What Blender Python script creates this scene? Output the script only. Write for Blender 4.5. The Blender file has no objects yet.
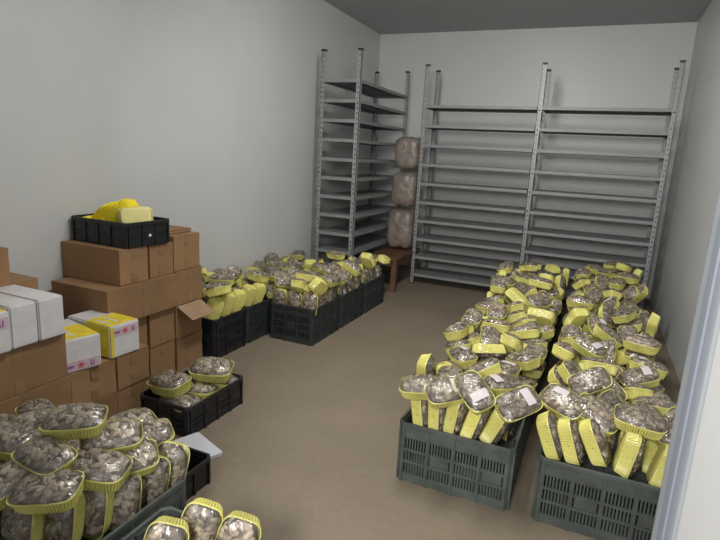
import bpy, bmesh, math, random
from math import radians as RD, sin, cos, pi
from mathutils import Matrix, Vector, noise
random.seed(11)
S = bpy.context.scene
COL = S.collection
PACKS = [
('R1L','spine0',(-0.649,2.249,0.336),(0,-1.4,-3.14)),
('R1L','spine1',(-0.572,2.249,0.349),(0,-1.51,-3.14)),
('R1L','spine2',(-0.493,2.249,0.364),(-3.14,-1.46,0)),
('R1L','spine3',(-0.404,2.249,0.359),(-3.14,-1.31,0)),
('R1L','spine4',(-0.307,2.249,0.37),(-3.14,-1.18,0)),
('R1R','spine0',(-0.079,2.249,0.356),(0,-1.19,-3.14)),
('R1R','spine1',(0.002,2.249,0.36),(0,-1.23,-3.14)),
('R1R','spine2',(0.093,2.249,0.374),(0,-1.11,-3.14)),
('R1R','spine3',(0.219,2.249,0.383),(-3.14,-1.41,0)),
('R1R','spine4',(0.353,2.249,0.367),(-3.14,-1.34,0)),
('R1L','back0',(-0.68,2.46,0.298),(-3.14,-1.56,0)),
('R1L','back1',(-0.582,2.464,0.298),(-3.14,-1.55,0)),
('R1L','back2',(-0.484,2.463,0.298),(-3.14,-1.55,0)),
('R1L','back3',(-0.386,2.454,0.298),(0,-1.53,-3.14)),
('R1L','back4',(-0.288,2.458,0.298),(-3.14,-1.54,0)),
('R1R','back0',(-0.06,2.447,0.298),(-3.14,-1.54,0)),
('R1R','back1',(0.038,2.45,0.298),(0,-1.57,-3.14)),
('R1R','back2',(0.136,2.456,0.298),(-3.14,-1.57,0)),
('R1R','back3',(0.234,2.449,0.298),(0,-1.53,-3.14)),
('R1R','back4',(0.332,2.463,0.298),(0,-1.55,-3.14)),
('R1L','h0',(-0.615,2.229,0.433),(0.26,-0.14,0.14)),
('R1L','h1',(-0.498,2.212,0.445),(0.41,-0.15,0.64)),
('R1L','h2',(-0.377,2.216,0.48),(0.43,0.49,-0.66)),
('R1L','h3',(-0.197,2.239,0.46),(0.6,-0.31,0.73)),
('R1R','h0',(-0.008,2.345,0.462),(0.53,0.13,-0.51)),
('R1R','h1',(0.117,2.333,0.447),(0.45,0.3,-0.32)),
('R1R','h2',(0.277,2.296,0.467),(0.21,0.07,-0.07)),
('R1R','h3',(0.412,2.359,0.444),(0.37,-0.49,1.08)),
('R1L','',(-0.297,2.502,0.4),(-0.03,-0.03,-2.41)),
('R1L','',(-0.537,2.476,0.397),(-0.2,0.07,1.92)),
('R1L','',(-0.388,2.577,0.428),(-0.25,-0.54,0.36)),
('R2L','',(-0.244,2.797,0.291),(-0,-0,1.09)),
('R2L','',(-0.734,2.57,0.395),(1.57,1.24,1.57)),
('R2L','',(-0.445,2.736,0.32),(0.69,-0,-2.38)),
('R2L','',(-0.587,2.874,0.291),(0,0,-1.9)),
('R2L','',(-0.321,2.731,0.378),(0,0,1.27)),
('R2L','',(-0.616,2.977,0.373),(-0.18,0.4,2.11)),
('R2L','',(-0.234,2.895,0.408),(-0.22,0.26,2.33)),
('R2L','',(-0.556,2.807,0.388),(0.13,-0.04,-0.97)),
('R2L','',(-0.3,3.467,0.383),(-0.25,-0.3,-0.04)),
('R3L','',(-0.516,3.111,0.291),(0,0,0.87)),
('R3L','',(-0.207,3.126,0.291),(-0,0,1.56)),
('R3L','',(-0.337,3.147,0.291),(-0,-0,-1.58)),
('R3L','',(-0.604,3.192,0.336),(0.05,0.58,2.71)),
('R3L','',(-0.206,3.108,0.378),(-0,0,1.57)),
('R3L','',(-0.303,3.271,0.33),(-1.01,-0,-0.33)),
('R3L','',(-0.491,3.16,0.408),(0.31,-0.32,1.79)),
('R3L','',(-0.502,3.535,0.371),(-0.3,0,-0.03)),
('R3L','',(-0.46,3.006,0.458),(2.7,-0.04,0.36)),
('R3L','',(-0.614,2.645,0.353),(0.64,0.51,2.22)),
('R3L','',(-0.352,3.067,0.431),(0.28,0.57,1.53)),
('R4L','',(-0.577,3.619,0.329),(-0.99,0,-0.03)),
('R4L','',(-0.657,3.499,0.291),(0,0,-1.44)),
('R4L','',(-0.211,3.7,0.328),(0,-0.48,0)),
('R4L','',(-0.547,3.334,0.303),(-0,0.15,-0.13)),
('R4L','',(-0.238,3.418,0.321),(-0,0.39,2.39)),
('R4L','',(-0.478,3.461,0.291),(0,-0,-0.04)),
('R4L','',(-0.666,3.565,0.398),(-0,-0.26,1.54)),
('R4L','',(-0.538,3.76,0.411),(0.07,-0.27,1.57)),
('R4L','',(-0.654,3.073,0.442),(0.36,-0.09,-1.57)),
('R4L','',(-0.303,4.052,0.459),(-0.41,0,-2.35)),
('R4L','',(-0.288,3.618,0.356),(-0.51,0.66,-2.84)),
('R5L','',(-0.612,3.977,0.291),(-0,-0,1.77)),
('R5L','',(-0.206,3.864,0.291),(-0,0,1.56)),
('R5L','',(-0.339,3.792,0.337),(-0,-0.63,-0.79)),
('R5L','',(-0.626,3.94,0.378),(-0,0,2.98)),
('R5L','',(-0.414,3.911,0.345),(-0.41,-0.49,-0.04)),
('R5L','',(-0.223,4,0.364),(0.41,0.6,1.57)),
('R5L','',(-0.256,3.842,0.414),(-0.9,-0,-0.23)),
('R5L','',(-0.568,3.758,0.324),(0.8,-0,-2.87)),
('R5L','',(-0.328,4.321,0.343),(-0.71,0.31,2.42)),
('R5L','',(-0.454,4.053,0.373),(-0.18,0.54,2.23)),
('R5L','',(-0.65,3.273,0.398),(0.5,-0.2,-1.57)),
('R5L','',(-0.621,4.112,0.379),(0.01,-0.5,-0)),
('R6L','',(-0.559,4.369,0.292),(0,-0,0.94)),
('R6L','',(-0.67,4.418,0.338),(-0,0.65,1.57)),
('R6L','',(-0.618,4.266,0.345),(0,0.76,-2.18)),
('R6L','',(-0.218,4.383,0.291),(-0,0,-1.7)),
('R6L','',(-0.631,4.581,0.437),(2.22,0.05,0.04)),
('R6L','',(-0.534,4.391,0.387),(-0.09,0.17,-1.12)),
('R6L','',(-0.307,4.137,0.379),(0,-0,0.79)),
('R6L','',(-0.446,4.208,0.493),(3.14,0.55,-0.25)),
('R6L','',(-0.381,4.432,0.434),(0.68,-0.29,-1.21)),
('R6L','',(-0.637,4.302,0.463),(0.11,0.11,1.76)),
('R7L','',(-0.241,4.649,0.375),(3.14,0,0.02)),
('R7L','',(-0.327,4.723,0.351),(-0.05,-0.83,-1.56)),
('R7L','',(-0.567,4.762,0.378),(0,0,-2.78)),
('R7L','',(-0.243,4.581,0.333),(1.19,0,0.05)),
('R7L','',(-0.71,4.668,0.496),(-2.11,0.56,-1.57)),
('R7L','',(-0.161,4.776,0.376),(-1.13,0.57,1.57)),
('R7L','',(-0.309,4.872,0.468),(-0.06,-0.49,-1.61)),
('R7L','',(-0.314,4.498,0.379),(2.12,2.41,0.11)),
('R7L','',(-0.462,4.749,0.464),(-0.07,0.08,-0.51)),
('R7L','',(-0.469,4.638,0.404),(0.58,0.08,-0.74)),
('R8L','',(-0.38,5.119,0.331),(-0,-0,-1.11)),
('R8L','',(-0.249,5.201,0.331),(0,0,-1.03)),
('R8L','',(-0.594,5.062,0.331),(0,-0,-2.84)),
('R8L','',(-0.299,4.964,0.341),(0.48,0.4,-0.64)),
('R8L','',(-0.656,4.904,0.343),(-0.76,0.28,-2.08)),
('R8L','',(-0.509,5.222,0.373),(0,-0.56,-0.97)),
('R8L','',(-0.235,5.047,0.425),(-1.31,0.55,-1.57)),
('R8L','',(-0.338,4.824,0.397),(-0.49,0.05,-0.08)),
('R8L','',(-0.453,5.055,0.419),(0,0,2.16)),
('R8L','',(-0.622,4.869,0.447),(0.13,-0.34,-0.04)),
('R8L','',(-0.569,5.442,0.385),(-0.88,0.25,3.04)),
('R8L','',(-0.566,4.949,0.409),(0.62,-0.64,2.72)),
('R8L','',(-0.313,5.141,0.43),(-0.27,0.04,-1.7)),
('R9L','',(-0.294,5.492,0.331),(-0,0,1.56)),
('R9L','',(-0.477,5.54,0.331),(0,-0,0.52)),
('R9L','',(-0.617,5.612,0.331),(-0,-0,0.52)),
('R9L','',(-0.383,5.271,0.38),(-0,-0.67,-0.95)),
('R9L','',(-0.309,5.608,0.502),(0,3.14,-1.16)),
('R9L','',(-0.659,5.131,0.389),(0.07,-0.79,-1.5)),
('R9L','',(-0.143,5.417,0.429),(0,1.56,3.14)),
('R9L','',(-0.616,5.298,0.399),(-0.37,-0.48,0.1)),
('R9L','',(-0.507,5.516,0.445),(-0.43,0.1,0.43)),
('R1R','',(-0.032,2.546,0.381),(0.42,-0.19,-1.57)),
('R1R','',(0.114,2.55,0.357),(-0.42,0.73,0.22)),
('R1R','',(0.141,2.486,0.427),(-0.87,0.18,-2.05)),
('R2R','',(0.009,2.787,0.295),(-0.09,-0,0.49)),
('R2R','',(0.328,2.767,0.291),(0,0,0.17)),
('R2R','',(0.425,2.948,0.291),(-0,0,-1.57)),
('R2R','',(0.383,2.67,0.377),(-0.28,0.02,0.15)),
('R2R','',(-0.028,2.916,0.393),(0.78,0.24,1.33)),
('R2R','',(0.304,2.484,0.403),(0.37,-0.05,1.41)),
('R2R','',(0.125,2.877,0.357),(-0.67,0.57,-0.73)),
('R2R','',(0.349,3.085,0.367),(0.22,-0.35,0.21)),
('R2R','',(0.314,2.861,0.35),(0.07,0.56,1.87)),
('R2R','',(0.099,2.726,0.439),(-0.61,0.51,-2.89)),
('R3R','',(0.374,3.168,0.291),(0,0,2.37)),
('R3R','',(0.177,3.212,0.328),(0.94,0,-0.31)),
('R3R','',(-0.028,3.171,0.291),(0,-0,1.44)),
('R3R','',(-0.082,2.97,0.324),(0.81,0,1.57)),
('R3R','',(0.383,3.237,0.377),(0.16,-0.15,3.12)),
('R3R','',(0.165,3.02,0.291),(-0,0,-3.02)),
('R3R','',(0.342,3.42,0.378),(-0,0,-1.77)),
('R3R','',(0.179,2.78,0.393),(-0.69,-0.38,2.37)),
('R3R','',(-0.045,3.309,0.348),(-0.1,-0.75,-2)),
('R3R','',(-0.069,3.105,0.421),(0.33,0.38,1.57)),
('R3R','',(0.131,3.037,0.395),(-0.49,0.11,0.33)),
('R3R','',(0.067,3.223,0.44),(0.03,0.26,-0.55)),
('R4R','',(0.386,3.461,0.291),(0,-0,1.08)),
('R4R','',(0.226,3.572,0.375),(3.14,-0,-0.87)),
('R4R','',(0.204,3.306,0.291),(-0,0,2.99)),
('R4R','',(0.054,3.518,0.291),(0,-0,0.79)),
('R4R','',(-0.036,3.76,0.331),(-0,-0.53,1.45)),
('R4R','',(0.205,3.489,0.355),(0.57,0.6,-1.59)),
('R4R','',(0.014,3.582,0.368),(0.41,0.05,-2.46)),
('R4R','',(0.327,3.626,0.326),(0.01,-0.45,-1.06)),
('R4R','',(0.163,3.609,0.421),(0.04,0.56,0.17)),
('R4R','',(0.351,3.373,0.465),(0,0,-0.35)),
('R4R','',(0.062,3.345,0.398),(0.52,0.05,2.52)),
('R5R','',(0.4,4.021,0.291),(0,0,-1.84)),
('R5R','',(0.002,3.913,0.291),(0,0,1.45)),
('R5R','',(0.059,4.109,0.291),(0,-0,-1.65)),
('R5R','',(0.081,3.929,0.368),(0.38,-0.01,1.48)),
('R5R','',(0.328,3.914,0.347),(-0.25,-0.64,1.7)),
('R5R','',(0.123,3.771,0.412),(0,0.44,-1.22)),
('R5R','',(0.003,4.022,0.41),(0.13,0.68,-3.06)),
('R5R','',(0.394,3.783,0.352),(-0.79,0.41,-1.57)),
('R5R','',(-0.004,3.839,0.442),(-0.05,0.93,2.12)),
('R5R','',(0.477,3.894,0.473),(-1.3,0.99,1.57)),
('R5R','',(0.155,4.114,0.429),(0.73,-0.44,1.59)),
('R6R','',(0.025,4.43,0.378),(-0,0,-0.33)),
('R6R','',(0.385,4.201,0.291),(0,-0,-3.05)),
('R6R','',(0.375,4.884,0.291),(0,-0,0)),
('R6R','',(0.04,4.139,0.379),(-0,0,2.89)),
('R6R','',(0.162,4.224,0.339),(0.43,-0.39,2.16)),
('R6R','',(0.005,4.322,0.424),(-0.6,0.28,-3)),
('R6R','',(0.354,4.075,0.375),(0.17,0.33,-2.94)),
('R6R','',(0.299,4.052,0.45),(0.37,0.04,-1.96)),
('R6R','',(-0.277,4.632,0.403),(0.44,-0.04,0.01)),
('R6R','',(0.321,4.297,0.412),(0.33,-0.45,0.31)),
('R7R','',(0.116,4.568,0.291),(-0,0,2.07)),
('R7R','',(0.013,4.452,0.375),(3.14,0,-0.74)),
('R7R','',(0.418,5.204,0.401),(0,-0,-1.64)),
('R7R','',(0.085,4.928,0.397),(0.11,0.17,-0.98)),
('R7R','',(-0.022,4.841,0.371),(0.68,-0.24,-1.57)),
('R7R','',(-0.091,4.621,0.366),(-1.04,-0.51,-1.57)),
('R7R','',(0.413,4.37,0.367),(0.04,0.45,-1.48)),
('R7R','',(0.004,4.692,0.363),(0.78,0.63,1.43)),
('R7R','',(0.068,4.604,0.428),(0.51,-0.4,1.11)),
('R7R','',(0.241,4.51,0.405),(-0.75,-0.4,1.48)),
('R7R','',(-0.005,4.19,0.468),(-0.05,0,3.02)),
('R7R','',(0.379,4.802,0.457),(-1.07,0.83,2.53)),
('R7R','',(0.208,4.747,0.43),(0.33,0.4,2.13)),
('R7R','',(-0.496,5.182,0.495),(0.02,0.23,2.23)),
('R7R','',(-0.63,4.521,0.467),(0.28,0.01,0.17)),
('R8R','',(0.079,4.858,0.291),(0,-0,2.83)),
('R8R','',(0.265,5.238,0.401),(0,-0,1.24)),
('R8R','',(0.347,5.303,0.488),(-0,-0,-0.52)),
('R8R','',(0.186,5.4,0.488),(0,-0,0.73)),
('R8R','',(-0.017,5.426,0.435),(-0,-0.44,1.25)),
('R8R','',(0.002,5.058,0.438),(-0.73,0.08,1.19)),
('R8R','',(0.132,5.118,0.458),(0.33,-0.61,1.8)),
('R8R','',(0.274,4.987,0.401),(-0,-0,0.8)),
('R8R','',(0.236,5.616,0.529),(-0.04,0.02,0.96)),
('R8R','',(0.446,4.891,0.457),(0.73,-0.86,-0.6)),
('R8R','',(0.2,4.731,0.34),(0.2,-0.47,-2.17)),
('R8R','',(-0.02,5.246,0.483),(-0.17,-0.01,1.63)),
('R8R','',(-0.654,4.858,0.527),(0.34,0.13,-1.57)),
('R9R','',(0.008,5.557,0.401),(0,-0,2.82)),
('R9R','',(0.461,5.471,0.489),(0.01,-1.39,-0.31)),
('R9R','',(0.09,5.245,0.401),(0,0,-1.9)),
('R9R','',(0.291,5.519,0.438),(-0.86,-0.03,-0.05)),
('R9R','',(0.247,5.42,0.485),(-3.14,-0,-0.39)),
('R9R','',(0.311,5.462,0.559),(0.19,0.25,1.31)),
('R9R','',(0.079,5.551,0.488),(0,-0,2.24)),
('R9R','',(0.342,4.625,0.378),(0,0,-1.65)),
('R9R','',(0.259,4.98,0.488),(0,-0,1.38)),
('R9R','',(-0.334,4.542,0.496),(0.16,-0.12,-3.09)),
('A1','f0',(-2.215,3.605,0.315),(-0.05,-1.69,1.57)),
('A1','f1',(-2.08,3.605,0.315),(1.57,-1.57,0)),
('A1','f2',(-1.945,3.605,0.315),(0.05,-1.45,1.57)),
('A1','s1',(-1.985,3.76,0.325),(0,-1.42,-3.14)),
('A1','s2',(-1.985,3.91,0.315),(0.7,-1.39,2.55)),
('A2','s0',(-1.985,4.13,0.315),(-0.7,-1.39,-2.55)),
('A2','s1',(-1.985,4.28,0.325),(0,-1.42,-3.14)),
('A2','s2',(-1.985,4.43,0.315),(0.7,-1.39,2.55)),
('A3','s0',(-1.985,4.65,0.315),(-0.7,-1.39,-2.55)),
('A3','s1',(-1.985,4.8,0.325),(0,-1.42,-3.14)),
('A3','s2',(-1.985,4.95,0.315),(0.7,-1.39,2.55)),
('B1','s0',(-2.375,2.96,0.335),(-0.88,-1.22,0.59)),
('B1','s1',(-2.375,3.095,0.345),(-0.88,-1.22,0.59)),
('B1','s2',(-2.375,3.23,0.335),(-0.88,-1.22,0.59)),
('B2','s3',(-2.375,3.365,0.345),(-0.88,-1.22,0.59)),
('B2','s4',(-2.375,3.5,0.335),(-0.88,-1.22,0.59)),
('B1','',(-2.879,3.284,0.332),(1.13,0,1.57)),
('B1','',(-2.898,3.046,0.355),(-1.55,0,-1.57)),
('B1','',(-2.477,3.036,0.433),(0.54,0.11,-1.68)),
('B1','',(-2.747,3.207,0.34),(-0,0.67,-0.19)),
('B1','',(-2.53,3.059,0.312),(0.17,-0.06,-1.3)),
('B1','',(-2.721,3.145,0.419),(0.25,-0.7,2.07)),
('B1','',(-2.356,2.977,0.463),(0.34,-0.07,-1.57)),
('B1','',(-2.782,3.219,0.475),(0.43,0.59,-2.87)),
('B1','',(-2.76,2.96,0.418),(0.48,-0.07,-1.97)),
('B1','',(-2.603,2.946,0.426),(0.53,-0.87,-0)),
('B1','',(-2.517,3.2,0.466),(-0,0,0.37)),
('B2','',(-2.719,3.662,0.375),(0,-3.14,-1.06)),
('B2','',(-2.573,3.8,0.319),(-0.66,0,2.85)),
('B2','',(-2.574,3.462,0.291),(0,-0,1.64)),
('B2','',(-2.513,3.567,0.368),(0.32,0.27,1.31)),
('B2','',(-2.665,3.423,0.344),(0,-0.74,-0.07)),
('B2','',(-2.431,3.541,0.446),(-0.09,-0.26,-1.81)),
('B2','',(-2.8,3.345,0.501),(0,-3.13,-0)),
('B2','',(-2.255,3.669,0.419),(-0.76,-0.13,-2.16)),
('B2','',(-2.631,3.476,0.456),(0.29,-0.12,1.87)),
('B2','',(-2.76,3.525,0.402),(0.03,0.32,0.32)),
('B2','',(-2.551,3.208,0.378),(0,-0,-2.72)),
('B3','',(-2.8,3.845,0.376),(-3.14,-0,0)),
('B3','',(-2.495,3.885,0.291),(0,-0,2.86)),
('B3','',(-2.314,4.401,0.379),(-0,-0,-0.74)),
('B3','',(-2.802,4.145,0.333),(-1.19,0,1.57)),
('B3','',(-2.378,3.69,0.291),(0,-0,-0.82)),
('B3','',(-2.123,3.875,0.339),(-0,-0.66,2.1)),
('B3','',(-2.805,3.491,0.328),(0.78,-0.07,-1.57)),
('B3','',(-2.062,3.801,0.4),(0.15,-0.44,1.49)),
('B3','',(-2.448,3.89,0.378),(-0,0,0.83)),
('B3','',(-2.457,4.114,0.338),(0.02,-0.63,1.36)),
('B3','',(-2.782,3.652,0.386),(0.1,0.45,-3.03)),
('B4','',(-2.818,4.407,0.328),(0.93,-0,0.61)),
('B4','',(-2.249,4.179,0.335),(0.95,-0.09,2.02)),
('B4','',(-2.781,4.524,0.344),(0,0.73,-3.14)),
('B4','',(-2.796,4.337,0.408),(-0.07,-0.35,2.38)),
('B4','',(-2.448,4.468,0.361),(0,-1.11,-0.94)),
('B4','',(-2.604,4.209,0.378),(0,0,-0.43)),
('B4','',(-2.585,4.363,0.338),(0.09,-0.59,-2.97)),
('B4','',(-2.575,4.009,0.378),(-0,0,-0.92)),
('B4','',(-1.964,4.341,0.447),(0.07,-0.48,3.11)),
('B5','',(-2.663,4.759,0.291),(-0,0,0.12)),
('B5','',(-2.47,4.852,0.291),(0,-0,-3.07)),
('B5','',(-2.391,4.29,0.33),(-1.04,-0,-0.67)),
('B5','',(-2.226,4.692,0.378),(0,-0,0.23)),
('B5','',(-2.794,4.601,0.337),(-1.25,0,-0.26)),
('B5','',(-2.092,4.684,0.411),(-0.58,-0.71,-2.05)),
('B5','',(-2.835,4.859,0.291),(0,-0,-1.57)),
('B5','',(-2.668,4.487,0.347),(0,0.79,0)),
('B5','',(-2.29,4.691,0.465),(0,-0,-0.33)),
('B5','',(-2.793,4.819,0.379),(-0,0,1.87)),
('B5','',(-2.487,4.68,0.34),(0.49,0.38,-1.81)),
('A1','',(-2.311,3.9,0.375),(-3.14,-0,-1.25)),
('A1','',(-1.931,3.866,0.427),(0.36,0.04,1.57)),
('A1','',(-2.173,3.708,0.291),(-0,-0,2.49)),
('A1','',(-2.046,3.573,0.416),(0.04,-0.52,-1.59)),
('A1','',(-2.333,3.803,0.376),(-0.22,-0.33,2.49)),
('A1','',(-2.683,3.875,0.389),(-0.01,-0.48,-1.46)),
('A1','',(-1.932,4.074,0.411),(0.37,-0.16,1.57)),
('A1','',(-1.873,3.604,0.449),(1.08,-0.52,-1.57)),
('A1','',(-2.046,3.676,0.469),(-0.29,0.05,0.15)),
('A2','',(-2.241,4.431,0.291),(-0,-0,-0.07)),
('A2','',(-1.983,4.507,0.403),(0.51,0.04,-1.68)),
('A2','',(-2.06,4.034,0.312),(0.1,-0.21,-1.6)),
('A2','',(-2.031,4.33,0.36),(0.23,0.92,-3.11)),
('A2','',(-2.157,4.524,0.462),(3.14,-0,1.33)),
('A2','',(-2.022,4.212,0.36),(0,-1.07,0.05)),
('A2','',(-2.163,4.346,0.399),(0.28,-0.24,1.13)),
('A3','',(-2.108,4.877,0.292),(0,0,3.03)),
('A3','',(-1.917,4.609,0.48),(0.04,0.79,1.57)),
('A3','',(-2.784,4.099,0.382),(-0.65,-0.25,-1.84)),
('A3','',(-1.896,5.026,0.485),(2.77,-0.15,-1.55)),
('A3','',(-2.133,5.081,0.36),(-0,1.07,-1.57)),
('A3','',(-1.968,4.827,0.438),(0.14,0.01,-1.56)),
('F1','s5',(-1.325,1.395,0.322),(0.8,-1.31,1.26)),
('F1','s4',(-1.341,1.305,0.313),(0.85,-1.35,1.35)),
('F1','s3',(-1.344,1.19,0.314),(0.29,-1.37,1.82)),
('F1','s2',(-1.366,1.113,0.326),(0.23,-1.42,1.44)),
('F1','s1',(-1.394,1.03,0.326),(0.13,-1.42,1.44)),
('F1','s0',(-1.476,0.96,0.336),(0.08,-1.42,1.44)),
('F1','h3',(-1.338,1.082,0.437),(0.18,0.08,0.35)),
('F1','h4',(-1.376,0.944,0.432),(0.23,-0.08,0.47)),
('F1','h3',(-1.364,1.103,0.412),(0.25,0.05,0.38)),
('F1','h5',(-1.341,1.205,0.404),(0.36,-0.07,0.89)),
('F2','h2',(-1.47,1.007,0.477),(0.17,0.05,-0.07)),
('F2','h1',(-1.405,1.199,0.474),(0.34,-0.02,0.84)),
('F2','top',(-1.487,1.13,0.542),(0.18,-0.04,0.58)),
('F2','h6',(-1.693,1.038,0.457),(0.17,0.1,0.26)),
('F2','h8',(-1.708,1.145,0.456),(-0.01,-0.12,0.7)),
('F1','h7',(-1.444,1.386,0.368),(0.3,-0.1,1.01)),
('F1','h9',(-1.519,0.922,0.428),(0.14,-0.25,1.28)),
('F1','h10',(-1.535,1.39,0.387),(0.2,-0.04,1.21)),
('F2','fill',(-1.95,0.896,0.36),(-0.02,-0.03,0.32)),
('F2','fill',(-1.95,1.034,0.36),(-0.08,0.01,0.39)),
('F2','fill',(-1.95,1.172,0.36),(0.11,-0.06,0.1)),
('F2','fill',(-1.95,1.31,0.36),(0.04,-0.01,-0.38)),
('F2','fill',(-1.75,0.896,0.36),(0.02,0.01,-0.06)),
('F2','fill',(-1.75,1.034,0.36),(-0.02,0.07,0.05)),
('F2','fill',(-1.75,1.172,0.36),(-0,-0.02,0.24)),
('F2','fill',(-1.75,1.31,0.36),(0.02,-0.06,0.12)),
('F2','fill',(-1.55,1.172,0.36),(0.06,-0,-0.07)),
('F2','fill',(-1.55,1.31,0.36),(0.01,-0,-0.05)),
('N','n1',(-1.005,1.184,0.329),(1.42,-1.29,0.54)),
('N','n2',(-0.868,1.187,0.329),(1.42,-1.29,0.54)),
('N','n0',(-1.041,1.069,0.329),(1.41,-1.33,0.64)),
('K','k',(-1.9,2.065,0.075),(-0.07,-0.08,-0.14)),
('K','k',(-1.93,2.225,0.075),(-0.17,-0.06,0.08)),
('K','k',(-1.9,2.385,0.075),(-0.16,-0.07,-0.02)),
('K','top',(-1.905,2.34,0.185),(0.24,-0.01,0.34)),
('K','top2',(-1.99,2.1,0.17),(0.16,-0.12,-0.14)),
]


# ------------------------------------------------------------------ materials
def newmat(name):
    m = bpy.data.materials.new(name); m.use_nodes = True
    nt = m.node_tree; b = nt.nodes['Principled BSDF']
    return m, nt, b
def N(nt, t, **kw):
    n = nt.nodes.new(t)
    for k, v in kw.items():
        if hasattr(n, k): setattr(n, k, v)
        else: n.inputs[k].default_value = v
    return n
def coords(nt): return nt.nodes.new('ShaderNodeTexCoord').outputs['Object']
def ramp(nt, fac, stops):
    r = nt.nodes.new('ShaderNodeValToRGB'); nt.links.new(fac, r.inputs[0])
    e = r.color_ramp.elements
    while len(e) < len(stops): e.new(.5)
    for i, (p, c) in enumerate(stops):
        e[i].position = p; e[i].color = (*c, 1)
    return r.outputs[0]
def bump(nt, b, h, strength=.3, dist=.01):
    n = nt.nodes.new('ShaderNodeBump'); n.inputs['Strength'].default_value = strength
    n.inputs['Distance'].default_value = dist
    nt.links.new(h, n.inputs['Height']); nt.links.new(n.outputs[0], b.inputs['Normal'])
def simple(name, c, rough=.6, metal=0, var=.0, scale=6, bs=0, bscale=60, spec=.5, obvar=0):
    m, nt, b = newmat(name)
    b.inputs['Base Color'].default_value = (*c, 1); b.inputs['Roughness'].default_value = rough
    b.inputs['Metallic'].default_value = metal; b.inputs['Specular IOR Level'].default_value = spec
    co = coords(nt)
    if var:
        nz = N(nt, 'ShaderNodeTexNoise'); nz.inputs['Scale'].default_value = scale; nz.inputs['Detail'].default_value = 5
        nt.links.new(co, nz.inputs['Vector'])
        lo = tuple(x*(1-var) for x in c); hi = tuple(min(1, x*(1+var)) for x in c)
        out = ramp(nt, nz.outputs['Fac'], [(.3, lo), (.7, hi)])
        if obvar:
            oi = nt.nodes.new('ShaderNodeObjectInfo')
            hs = nt.nodes.new('ShaderNodeHueSaturation')
            mr = nt.nodes.new('ShaderNodeMapRange'); mr.inputs['To Min'].default_value = 1-obvar; mr.inputs['To Max'].default_value = 1+obvar
            nt.links.new(oi.outputs['Random'], mr.inputs['Value']); nt.links.new(mr.outputs[0], hs.inputs['Value'])
            nt.links.new(out, hs.inputs['Color']); out = hs.outputs[0]
        nt.links.new(out, b.inputs['Base Color'])
    if bs:
        nz = N(nt, 'ShaderNodeTexNoise'); nz.inputs['Scale'].default_value = bscale; nz.inputs['Detail'].default_value = 4
        nt.links.new(co, nz.inputs['Vector']); bump(nt, b, nz.outputs['Fac'], bs)
    return m
M = {}
M['wall'] = simple('painted panel wall', (.60, .605, .60), .42, var=.04, scale=1.3, bs=.05, bscale=5)
M['ceiling'] = simple('ceiling panel', (.40, .40, .41), .6, var=.03, scale=1)
# floor: worn concrete with stains
m, nt, b = newmat('worn concrete floor'); co = coords(nt)
n1 = N(nt, 'ShaderNodeTexNoise'); n1.inputs['Scale'].default_value = 1.4; n1.inputs['Detail'].default_value = 8
n2 = N(nt, 'ShaderNodeTexNoise'); n2.inputs['Scale'].default_value = 28; n2.inputs['Detail'].default_value = 6
nt.links.new(co, n1.inputs['Vector']); nt.links.new(co, n2.inputs['Vector'])
c1 = ramp(nt, n1.outputs['Fac'], [(.3, (.185, .148, .105)), (.55, (.212, .172, .124)), (.75, (.245, .200, .148))])
c2 = ramp(nt, n2.outputs['Fac'], [(.3, (.93, .93, .93)), (.7, (1.05, 1.04, 1.03))])
mx = nt.nodes.new('ShaderNodeMix'); mx.data_type = 'RGBA'; mx.blend_type = 'MULTIPLY'; mx.inputs[0].default_value = 1
nt.links.new(c1, mx.inputs[6]); nt.links.new(c2, mx.inputs[7]); nt.links.new(mx.outputs[2], b.inputs['Base Color'])
b.inputs['Roughness'].default_value = .62; bump(nt, b, n2.outputs['Fac'], .05); M['floor'] = m
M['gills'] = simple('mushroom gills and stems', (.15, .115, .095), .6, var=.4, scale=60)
M['rack'] = simple('grey painted steel', (.27, .285, .285), .45, .25, var=.08, scale=9)
M['rackshelf'] = simple('grey shelf steel', (.23, .24, .24), .5, .2, var=.08, scale=5)
M['cap'] = simple('black plastic cap', (.02, .02, .02), .5)
M['green'] = simple('dark green crate plastic', (.074, .086, .077), .5, var=.25, scale=14, obvar=.12)
M['black'] = simple('black crate plastic', (.013, .014, .017), .45, var=.25, scale=14)
M['dgrey'] = simple('charcoal crate plastic', (.022, .027, .028), .5, var=.25, scale=14)
M['yellow'] = simple('pale yellow foam', (.68, .64, .19), .38, var=.07, scale=20, obvar=.10)
M['yellow2'] = simple('bright yellow foam', (.90, .74, .03), .5, var=.04, scale=20)
M['yellow3'] = simple('pale yellow foam underside', (.78, .72, .30), .4, var=.04, scale=20)
M['card'] = simple('brown cardboard', (.285, .165, .080), .8, var=.12, scale=5, bs=.08, bscale=40, obvar=.10)
M['cardedge'] = simple('cardboard flap', (.33, .22, .13), .85, var=.1, scale=8)
M['tape'] = simple('packing tape', (.27, .165, .09), .3, var=.1, scale=10)
M['seam'] = simple('dark seam', (.05, .03, .018), .9)
M['wwrap'] = simple('white wrap', (.68, .67, .68), .3, var=.06, scale=14, bs=.25, bscale=18)
M['ywrap'] = simple('yellow wrap', (.82, .66, .05), .3, var=.12, scale=26, bs=.25, bscale=18)
M['pink'] = simple('pinkish printed strip', (.62, .47, .52), .45, var=.05, scale=30)
M['red'] = simple('red print', (.60, .05, .10), .5)
M['purple'] = simple('purple print', (.30, .10, .35), .5)
M['gprint'] = simple('grey print', (.30, .30, .33), .5)
M['wood'] = simple('brown stained wood', (.115, .055, .030), .6, var=.3, scale=7, bs=.1, bscale=30)
M['foam'] = simple('white foam board', (.62, .63, .68), .55, var=.03, scale=10)
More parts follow.
